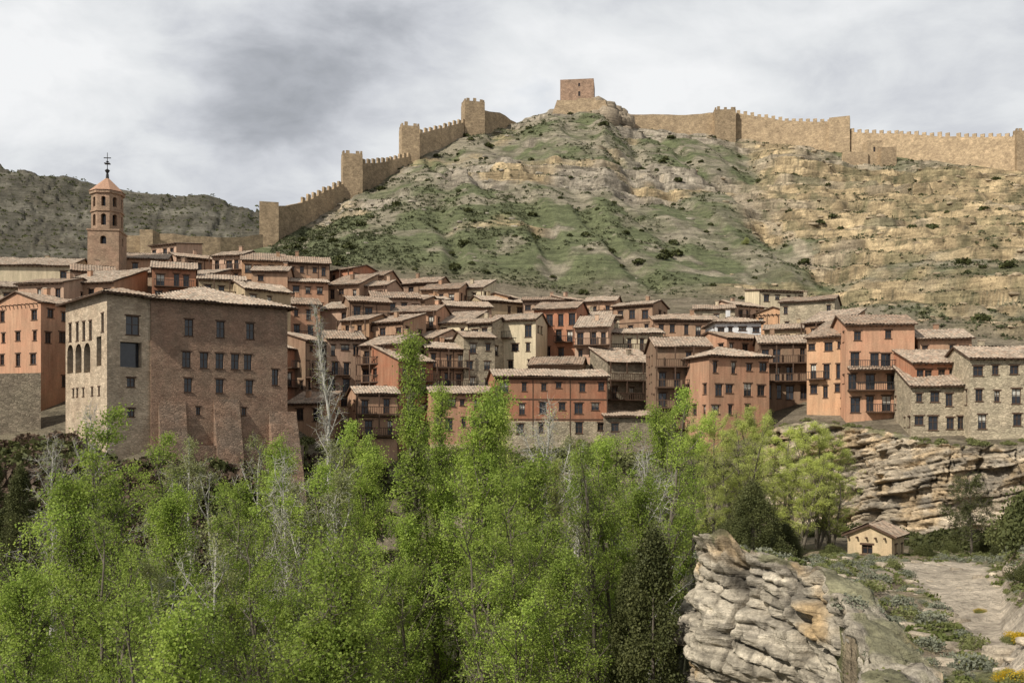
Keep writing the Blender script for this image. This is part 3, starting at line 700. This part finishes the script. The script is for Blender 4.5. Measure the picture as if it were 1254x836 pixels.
fort_wall([(901,138,405),(960,148,400),(1020,149,392)])
tower(1016,1040,143,388,6,False,yaw=-.35)
fort_wall([(1040,161,388),(1100,164,378),(1170,167,366),(1248,168,352)])
tower(1246,1262,160,350,6,True,yaw=-.2);fort_wall([(1262,170,350),(1420,185,335)])
tower(1062,1080,172,372,5,False,name='ruined_guardhouse',win=[(2.3,3.1,(HZ-186)/F*372,(HZ-180)/F*372,'')])
tower(1079,1098,180,370,5,False,name='ruined_guardhouse');tower(1034,1063,186,371,3,False,name='ruined_guardhouse')

# ---------------- rocks & shrubs on hill ----------------
rs=np.random.RandomState(4)
def ico(sub):
    import bmesh
    bm=bmesh.new();bmesh.ops.create_icosphere(bm,subdivisions=sub,radius=1);v=np.array([w.co[:] for w in bm.verts]);f=np.array([[w.index for w in q.verts] for q in bm.faces]);bm.free();return v,f
iv,ifc=ico(2)
def scatter_rocks(name,n,bl,dl,smin,smax,colr,maskf,flat=.6,wide=1.9):
    Vs=[];Fs=[];Cs=[];o=0;b=rs.uniform(bl[0],bl[1],n*6);t=rs.uniform(0,1,n*6)
    dlo=dl[0](b);dhi=dl[1](b);d=dlo+(dhi-dlo)*t
    m=maskf(b,d);k=np.where(rs.uniform(0,1,n*6)<m)[0][:n];b=b[k];d=d[k];z=terr(b,d);x=(b-CX)/F*d
    for i in range(len(b)):
        s=smin+(smax-smin)*rs.uniform()**3
        v=iv*(1+.5*fbm(iv[:,0]*1.6+i*3.1,iv[:,1]*1.6,iv[:,2]*1.6,2,7)[:,None])
        v=np.sign(v)*np.abs(v)**.5
        v=v*(1+.12*(rs.uniform(size=(len(iv),1))-.5))
        a=rs.uniform(-.5,.5);v=v*np.array([s*rs.uniform(1,wide),s,s*flat*rs.uniform(.6,1.1)])*.85
        v=np.stack([v[:,0]*math.cos(a)-v[:,1]*math.sin(a),v[:,0]*math.sin(a)+v[:,1]*math.cos(a),v[:,2]-v[:,0]*.1],1)
        Vs.append(v+np.array([x[i],d[i],z[i]-s*.15]));Fs.append(ifc+o);o+=len(iv)
        c=colr(b[i],d[i])*rs.uniform(.75,1.2);Cs.append(np.tile(c,(len(iv),1)))
    me=npmesh(name,np.concatenate(Vs),None,np.concatenate(Fs),mats=[ROCK],cols=np.concatenate(Cs));return addobj(name,me)
def lmf(b,d): return np.clip(ledgemask(b,d,(b-CX)/F*d)*.9+.05,0,1)
scatter_rocks('hillside_rocks',2200,(330,1330),(lambda b:td(b)+5,lambda b:rd(b)-1),.15,1.0,lambda b,d:np.array((.38,.30,.20)) if b>850 else np.array((.33,.29,.23)),lmf,.6,1.8)
scatter_rocks('summit_outcrop',60,(730,770),(lambda b:rd(b)-11+0*b,lambda b:rd(b)+1),1.5,4.4,lambda b,d:np.array((.29,.235,.17)),lambda b,d:b*0+1,1.3,1.3)
scatter_rocks('path_stones',800,(870,1300),(lambda b:np.maximum(ed(b)+.3,17),lambda b:b*0+80),.05,.6,lambda b,d:np.array((.40,.335,.25)),lambda b,d:1-pathmask(b,d)*.8,.7)

def leafquads(P,size,rs,flat=0):
    n=len(P);a=rs.normal(size=(n,3));a/=np.linalg.norm(a,axis=1)[:,None];b=rs.normal(size=(n,3));b-=a*(a*b).sum(1)[:,None];b/=np.linalg.norm(b,axis=1)[:,None]
    s=(size*rs.uniform(.6,1.3,n))[:,None];a=a*s*.5;b=b*s*.38
    V=np.stack([P-a,P+b,P+a,P-b],1).reshape(-1,3);Fq=np.arange(4*n).reshape(-1,4);return V,Fq
def scatter_shrubs(name,n,bl,dl,smin,smax,mat,per=26,maskf=None,ls=.45):
    b=rs.uniform(bl[0],bl[1],n);d=dl[0](b)+(dl[1](b)-dl[0](b))*rs.uniform(0,1,n)
    if maskf is not None: k=rs.uniform(0,1,n)<maskf(b,d);b=b[k];d=d[k];n=len(b)
    z=terr(b,d);x=(b-CX)/F*d;s=smin+(smax-smin)*rs.uniform(0,1,n)**2.5
    p=rs.normal(size=(n,per,3));p/=np.linalg.norm(p,axis=2)[:,:,None];p*=rs.uniform(.5,1,(n,per,1))
    p[:,:,2]=np.abs(p[:,:,2])*.75
    P=np.stack([x,d,z],1)[:,None,:]+p*s[:,None,None]
    V,Fq=leafquads(P.reshape(-1,3),np.repeat(s*ls*1.6,per),rs)
    return addobj(name,npmesh(name,V,Fq,mats=[mat]))
shm=lambda b,d:sstep(-.35,.3,fbm((b-CX)/F*d/12,d/12,0,3,201))*(1-.4*lmf(b,d))
scatter_shrubs('hillside_scrub',28000,(330,1330),(lambda b:td(b)+3,lambda b:rd(b)-1),.2,.9,SCRUB,13,shm)
scatter_shrubs('hillside_bushes',200,(350,1330),(lambda b:td(b)+3,lambda b:rd(b)-3),.8,1.9,CONI,120,None,.3)
scatter_shrubs('distant_hill_scrub',3500,(-80,345),(lambda b:b*0+560,lambda b:b*0+800),.6,2.0,CONI,14)
scatter_shrubs('ravine_scrub',1300,(-80,460),(lambda b:b*0+84,lambda b:ftd(b)+2),.8,2.6,TWIG,140,None,.22)
scatter_shrubs('terrace_scrub',330,(-80,128),(lambda b:b*0+100,lambda b:b*0+117),.7,2.0,TWIG,140,None,.22)
scatter_shrubs('terrace_bushes',330,(-80,128),(lambda b:b*0+98,lambda b:b*0+117.5),.6,2.2,CONI,160,None,.2)
scatter_shrubs('ravine_bushes',1000,(-80,930),(lambda b:b*0+78,lambda b:ftd(b)+3),.8,2.8,CONI,160,None,.2)
scatter_shrubs('street_gardens',260,(350,820),(lambda b:ftd(b),lambda b:ftd(b)+9),.5,1.7,LEAF3,130,None,.2)
scatter_shrubs('ravine_undergrowth',900,(-80,830),(lambda b:b*0+30,lambda b:b*0+88),.8,3.0,LEAF3,130,None,.16)
scatter_shrubs('cliff_foot_bushes',110,(940,1300),(lambda b:ftd(b)-22,lambda b:ftd(b)-5),.5,1.7,CONI,300,None,.15)
scatter_shrubs('cliff_top_bushes',60,(940,1300),(lambda b:ftd(b)+.1,lambda b:ftd(b)+2.5),.3,.9,LEAF3,200,None,.17)
scatter_shrubs('plateau_grass',9000,(860,1320),(lambda b:np.maximum(ed(b)-.2,17),lambda b:b*0+86),.08,.34,GRASS,24,lambda b,d:(1-pathmask(b,d))*sstep(-.3,.2,fbm((b-CX)/F*d/3,d/3,0,3,210)),.35)
scatter_shrubs('plateau_shrubs',620,(860,1320),(lambda b:np.maximum(ed(b)-.2,17),lambda b:b*0+86),.2,.8,GREY,400,lambda b,d:(1-pathmask(b,d)),.1)
scatter_shrubs('plateau_green_shrubs',330,(860,1320),(lambda b:np.maximum(ed(b)-.2,17),lambda b:b*0+86),.25,.8,LEAF3,400,lambda b,d:(1-pathmask(b,d)),.1)

# ---------------- plants ----------------
def bushmesh(name,seed,n,ls,mat,sh=(1,1,.8)):
    r=np.random.RandomState(seed);k=26;c=r.normal(size=(k,3));c/=np.linalg.norm(c,axis=1)[:,None];c*=r.uniform(.35,.75,(k,1));c[:,2]=np.abs(c[:,2])
    i=r.randint(0,k,n);p=r.normal(size=(n,3));p/=np.linalg.norm(p,axis=1)[:,None];P=c[i]+p*r.uniform(.15,.34,(n,1));P*=np.array(sh);P=P[P[:,2]>-.1]
    V,Fq=leafquads(P,np.full(len(P),ls),r);return npmesh(name,V,Fq,mats=[mat])
def put(name,me,b,d,s,rz=0,dz=0):
    x=(b-CX)/F*d;z=float(terr(np.array([float(b)]),np.array([float(d)]))[0]);return addobj(name,me,(x,d,z+dz),rz,s)
GB=bushmesh('grey_bush',1,9000,.05,GREY);YB=bushmesh('gorse',2,5000,.05,YEL);GN=bushmesh('green_bush',3,9000,.06,LEAF3);DK=bushmesh('dark_bush',4,14000,.05,CONI)
for b,d,s in ((1070,35.5,.75),(1030,41,.6),(1058,46,.5),(905,46,.55),(960,44,.5),(1095,38,.5),(925,47,.6),(1105,30,.5)): put('lavender_bush',GB,b,d,(s,s,s*.9),b)
for b,d,s in ((1130,28,.55),(1098,30,.5),(1125,23,.5),(1000,42,.6),(1090,36,.6),(1030,44,.8),(1150,26,.5),(985,52,1.0),(880,48,.7),(1085,32,.5)): put('green_bush',GN,b,d,(s,s,s*.8),b)
for b,d,s in ((1205,27,.6),(1246,34,.6),(1200,44,.35),(1235,29,.5),(1262,26,.7),(1185,25,.45)):
    put('green_bush',GN,b,d,(s,s,s*.8),b);put('gorse_bush',YB,b,d,(s*1.04,s*1.04,s*.86),b+1)
for b,d,s in ((1252,60,2.3),(1285,56,3.5),(1240,72,1.5),(1130,84,1.2),(1020,86,1.2),(1262,44,1.1),(1165,88,1.0),(1205,86,1.3)): put('juniper_bush',DK,b,d,(s,s,s*1.2),b)

def tube(pts,rad,k):
    pts=np.asarray(pts,float);n=len(pts);T=np.gradient(pts,axis=0);T/=np.linalg.norm(T,axis=1)[:,None]+1e-9
    ref=np.array([1.,.13,.07]) if abs(T[0,0])<.8 else np.array([0,1.,.1])
    A=np.cross(T,ref);A/=np.linalg.norm(A,axis=1)[:,None];Bq=np.cross(T,A)
    th=np.arange(k)*2*math.pi/k
    V=pts[:,None,:]+np.asarray(rad)[:,None,None]*(np.cos(th)[None,:,None]*A[:,None,:]+np.sin(th)[None,:,None]*Bq[:,None,:])
    i=np.arange(n-1)[:,None]*k;j=np.arange(k)[None,:];j2=(j+1)%k
    q=np.stack([i+j,i+j2,i+k+j2,i+k+j],-1).reshape(-1,4);return V.reshape(-1,3),q
def tree(name,seed,H,R,cs,nl,el,nleaf,ls,leafm,barkm=BARK,r0=.28,stems=1,tw=5,droop=0.,gauss=.2,subn=7):
    r=np.random.RandomState(seed);Vs=[];Qs=[];o=0;sites=[]
    def add(pts,rad,k):
        nonlocal o
        v,q=tube(pts,rad,k);Vs.append(v);Qs.append(q+o);o+=len(v)
    for sidx in range(stems):
        lean=r.uniform(-1,1,2)*(.16*H if stems>1 else .03*H);n=14
        t=np.linspace(0,1,n);w=np.cumsum(r.normal(size=(n,2))*.006*H,axis=0)
        Hs=H*(1 if sidx==0 else r.uniform(.75,.95))
        tr=np.stack([lean[0]*t**.8+w[:,0]*t,lean[1]*t**.8+w[:,1]*t,Hs*t],1);add(tr,r0*(1-t)**.85+.02,7)
        for i in range(nl//stems):
            tt=cs+(.98-cs)*((i+r.uniform())/(nl//stems));p=np.array([np.interp(tt,t,tr[:,k]) for k in range(3)])
            u=(tt-cs)/(1-cs);L=R*(.28+.72*math.sin(math.pi*min(1,(u*.85+.12))**.75))*r.uniform(.6,1.4)
            az=i*2.4+r.uniform(-.6,.6);e=el+r.uniform(-.2,.2)
            dv=np.array([math.cos(az)*math.cos(e),math.sin(az)*math.cos(e),math.sin(e)])
            m=7;pts=[p]
            for k in range(m-1):
                dv=dv+np.array([0,0,.10-droop])+r.normal(size=3)*.1;dv/=np.linalg.norm(dv);pts.append(pts[-1]+dv*L/(m-1))
            pts=np.array(pts);rr=r0*.38*(1-tt*.6);add(pts,np.linspace(rr,.015,m),5)
            lw_=r.uniform(.12,1.5)
            for j in range(subn):
                s=r.uniform(.2,1);q=np.array([np.interp(s*(m-1),np.arange(m),pts[:,k]) for k in range(3)])
                d2=dv*.7+r.normal(size=3)*.65;d2[2]+=.25-droop*2;d2/=np.linalg.norm(d2);l2=L*.42*r.uniform(.5,1.1)*(1.15-s*.5)
                sp=[q]
                for k in range(3):
                    d2=d2+r.normal(size=3)*.15;d2/=np.linalg.norm(d2);sp.append(sp[-1]+d2*l2/3)
                sp=np.array(sp);add(sp,np.linspace(.026,.010,4),3)
                wgt=r.uniform(.2,1.6)*lw_
                for k in range(tw):
                    s2=r.uniform(.25,1);q2=np.array([np.interp(s2*3,np.arange(4),sp[:,c]) for c in range(3)])
                    d3=d2*.5+r.normal(size=3)*.7;d3/=np.linalg.norm(d3);l3=r.uniform(.3,.9)
                    e2=q2+d3*l3;add(np.array([q2,(q2+e2)/2+r.normal(size=3)*.03,e2]),[.010,.007,.004],3)
                    sites.append((*q2,*e2,wgt))
    sites=np.array(sites);w=sites[:,6]/sites[:,6].sum();i=r.choice(len(sites),nleaf,p=w);t=r.uniform(0,1.1,nleaf)[:,None]
    P=sites[i,:3]*(1-t)+sites[i,3:6]*t+r.normal(size=(nleaf,3))*gauss*np.array([1,1,.8])
    lv,lq=leafquads(P,np.full(nleaf,ls),r)
    nb=sum(len(q) for q in Qs);Vs.append(lv);Qs.append(lq+o)
    mi=np.r_[np.zeros(nb,int),np.ones(len(lq),int)]
    return npmesh(name,np.concatenate(Vs),np.concatenate(Qs),mats=[barkm,leafm],mi=mi)
TB=[tree('poplar_a',11,24,4.4,.22,44,.95,28000,.125,LEAF,stems=2),tree('poplar_b',12,24,3.6,.28,42,1.05,25000,.125,LEAF),tree('poplar_c',13,24,4.6,.25,46,.9,23000,.125,LEAF,stems=3,r0=.24)]
TY=[tree('young_a',21,22,5.0,.15,48,.8,30000,.14,LEAF2,stems=3),tree('young_b',22,22,4.4,.2,42,.95,15000,.12,LEAF3,stems=3,barkm=PALE)]
TS=[tree('slender_a',31,28,2.1,.12,64,1.2,24000,.12,LEAF),tree('slender_b',32,28,2.0,.15,56,1.2,14000,.12,LEAF2)]
TBARE=[tree('bare_a',41,30,2.4,.2,54,1.2,1000,.09,LEAF2,PALE,.26),tree('bare_b',42,22,4.0,.2,44,.9,1200,.09,LEAF2,PALE,.24)]
def plant(kind,me,h0,b,top,d,wid=1.,name='poplar_tree'):
    g=float(terr(np.array([float(b)]),np.array([float(d)]))[0]);x=(b-CX)/F*d;zt=(HZ-top)/F*d;s=(zt-g)/h0
    return addobj(name,me,(x,d,g-.2),(b*1.37+d)%6.28,(s*wid,s*wid,s))
P=[(0,170,540,50),(1,95,600,46),(2,15,640,42),(1,215,610,52),(2,130,650,38),(0,275,560,62),(1,335,550,66),(2,300,620,50),(0,385,545,64),(1,445,548,66),
   (2,360,650,44),(0,470,600,52),(1,590,488,55),(0,630,520,60),(2,560,530,60),(1,655,575,52),(0,695,600,46),(2,748,560,60),(0,778,505,72),(1,818,512,72),(2,725,540,74),(0,850,515,78),(1,785,600,56),(2,640,640,44),(1,40,710,34),(2,205,730,32),(0,530,650,48),(1,700,690,40),(2,440,680,46)]
for k,b,t,d in P: plant(k,TB[k],24,b,t,d)
for b,t,d,k,w_ in ((952,520,92,0,1.4),(1000,527,94,0,1.4),(905,512,88,0,1.2),(872,505,84,0,1),(930,500,99,0,1.2),(978,556,88,0,1.5),(1018,560,93,0,1.3),(300,545,70,1,1),(240,548,72,1,1),(420,556,58,1,1),(260,650,44,1,1),(110,630,56,1,1),(345,605,52,1,1),(690,545,80,1,1)):
    plant(0,TY[k],22,b,t,d,w_)
for b,t,d,k in ((518,408,58,0),(528,470,60,0),(420,545,70,1),(608,505,66,1),(672,558,60,1)): plant(0,TS[k],28,b,t,d,1.0,'slender_poplar_tree')
plant(0,TBARE[0],30,415,372,90,1,'bare_poplar_tree');plant(0,TBARE[1],22,662,505,70,1,'bare_tree');plant(0,TBARE[0],30,700,540,80,1,'bare_poplar_tree');plant(0,TBARE[1],22,800,560,60,1,'bare_tree');plant(0,TBARE[1],22,120,505,88,1,'bare_tree');plant(0,TBARE[1],22,60,540,86,1,'bare_tree');plant(0,TBARE[1],22,350,570,60,1,'bare_tree')
nt_=tree('near_poplar',51,18,3.2,.15,46,1.0,45000,.10,LEAF,r0=.18);
for b,t,d in ((400,702,30),(230,770,27)): plant(0,nt_,18,b,t,d,1.0)
def conifer(name,seed,H,R,n,ls):
    r=np.random.RandomState(seed);k=170;u=r.uniform(0.02,1,k)**.8;az=r.uniform(0,6.28,k);rr=R*(1-u)**.6*r.uniform(.45,1.05,k)
    c=np.stack([np.cos(az)*rr,np.sin(az)*rr,u*H],1);i=r.randint(0,k,n);p=r.normal(size=(n,3));p/=np.linalg.norm(p,axis=1)[:,None]
    Pq=c[i]+p*r.uniform(.2,1,(n,1))*np.array([.5,.5,.85])*R*.36
    V,Q=leafquads(Pq,np.full(n,ls),r);v,q=tube([(0,0,-.5),(0,0,H*.5),(0,0,H*.95)],[.18,.1,.02],6)
    mi=np.r_[np.zeros(len(q),int),np.ones(len(Q),int)];return npmesh(name,np.concatenate([v,V]),np.concatenate([q,Q+len(v)]),mats=[BARK,CONI],mi=mi)
CN=conifer('juniper',61,6,2.4,42000,.085)
for b,t,d,w in ((922,592,52,1.3),(962,640,54,1.5),(888,640,56,1.3)): plant(0,CN,6,b,t,d,w,'juniper_tree')
CN2=conifer('cypress',62,14,2.6,40000,.11)
for b,t,d,w in ((800,655,46,.9),(770,700,50,.8),(25,575,92,1.2),(70,600,90,1.2),(-10,560,94,1.2),(500,640,80,1)): plant(0,CN2,14,b,t,d,w,'juniper_tree')
PN=tree('pine',71,10,3.4,.2,30,.2,16000,.13,CONI,r0=.16,droop=.06,gauss=.12)
plant(0,PN,10,1190,580,84,1,'pine_tree')
put('hillside_tree',GN,1002,214,(2.6,2.6,3.4),1,.8);put('hillside_tree',GN,913,262,(1.2,1.2,2.2),1,.4)

# ---------------- sky and light ----------------
sv=Vector((-.70,-.62,.78)).normalized()
L=D.lights.new('sun','SUN');L.energy=5.0;L.angle=math.radians(1.0);L.color=(1,.945,.85);lo=D.objects.new('sun',L);COL.objects.link(lo);lo.rotation_euler=(-sv).to_track_quat('-Z','Y').to_euler()
w=D.worlds.new('World');S.world=w;w.use_nodes=True;nt=w.node_tree;bg=nt.nodes['Background'];bg.inputs[1].default_value=1
sky=N(nt,'ShaderNodeTexSky');sky.sky_type='NISHITA';sky.sun_disc=False;sky.sun_elevation=math.asin(sv.z);sky.sun_rotation=math.atan2(sv.x,sv.y)
tc=N(nt,'ShaderNodeTexCoord').outputs['Generated'];sp=N(nt,'ShaderNodeSeparateXYZ');nt.links.new(tc,sp.inputs[0])
dz=math_(nt,'ADD',math_(nt,'MAXIMUM',sp.outputs[2],0.0),.6);cb=N(nt,'ShaderNodeCombineXYZ');nt.links.new(math_(nt,'DIVIDE',sp.outputs[0],dz),cb.inputs[0]);nt.links.new(math_(nt,'DIVIDE',sp.outputs[1],dz),cb.inputs[1]);nt.links.new(math_(nt,'MULTIPLY',sp.outputs[2],1.6),cb.inputs[2])
cv=cb.outputs[0]
wrp=N(nt,'ShaderNodeTexNoise');wrp.inputs['Scale'].default_value=2.5;wrp.inputs['Detail'].default_value=3;nt.links.new(cv,wrp.inputs['Vector'])
ad=N(nt,'ShaderNodeVectorMath',operation='ADD');nt.links.new(cv,ad.inputs[0]);nt.links.new(vscale(nt,wrp.outputs['Color'],.22),ad.inputs[1]);cw=ad.outputs[0]
c1=noise(nt,cw,3.4,10,.56);c2=noise(nt,cv,1.4,3,.5)
f=math_(nt,'ADD',math_(nt,'MULTIPLY',c1,.62),math_(nt,'MULTIPLY',c2,.38))
# heavier cloud banks (directions on the sky)
def bank(v,rad,k,f):
    a=N(nt,'ShaderNodeVectorMath',operation='SUBTRACT');nt.links.new(tc,a.inputs[0]);a.inputs[1].default_value=v
    b=N(nt,'ShaderNodeVectorMath',operation='MULTIPLY');nt.links.new(a.outputs[0],b.inputs[0]);b.inputs[1].default_value=(1,1,1.9)
    c=N(nt,'ShaderNodeVectorMath',operation='LENGTH');nt.links.new(b.outputs[0],c.inputs[0])
    n=N(nt,'ShaderNodeMapRange',interpolation_type='SMOOTHSTEP');nt.links.new(c.outputs['Value'],n.inputs[0])
    for i,x in enumerate((0,rad,k,0)): n.inputs[i+1].default_value=x
    return math_(nt,'SUBTRACT',f,n.outputs[0])
f=math_(nt,'ADD',f,.025)
f=bank((-.18,.915,.36),.24,.14,f);f=bank((.31,.89,.33),.16,.085,f);f=bank((-.02,.93,.36),.10,-.05,f)
cr=N(nt,'ShaderNodeValToRGB');nt.links.new(f,cr.inputs[0]);e=cr.color_ramp.elements
e[0].position=.37;e[0].color=(.30,.32,.35,1);e[1].position=.62;e[1].color=(.90,.91,.92,1)
q=e.new(.44);q.color=(.44,.46,.50,1);q=e.new(.50);q.color=(.62,.64,.68,1);q=e.new(.55);q.color=(.76,.78,.80,1)
gap=mrange(nt,noise(nt,cv,3.1,6,.5),.66,.76,0,.35)
skyc=vscale(nt,sky.outputs[0],.12)
cl=mixc(nt,gap,cr.outputs[0],skyc)
cl=vscale(nt,cl,mrange(nt,sp.outputs[2],.45,.8,1.0,.62));cl=vscale(nt,cl,mrange(nt,sp.outputs[2],-.1,0,.3,1))  # unseen sky overhead and below the horizon dimmed to cut ambient light
nt.links.new(cl,bg.inputs[0])
cam=D.cameras.new('camera');co=D.objects.new('camera',cam);COL.objects.link(co);S.camera=co
co.location=(0,0,0);co.rotation_euler=(math.pi/2,0,0);cam.lens=36*F/1254;cam.sensor_width=36;cam.shift_y=(HZ-418)/1254;cam.clip_end=20000;cam.clip_start=.3
S.view_settings.view_transform='Standard';S.view_settings.look='None';S.view_settings.exposure=0
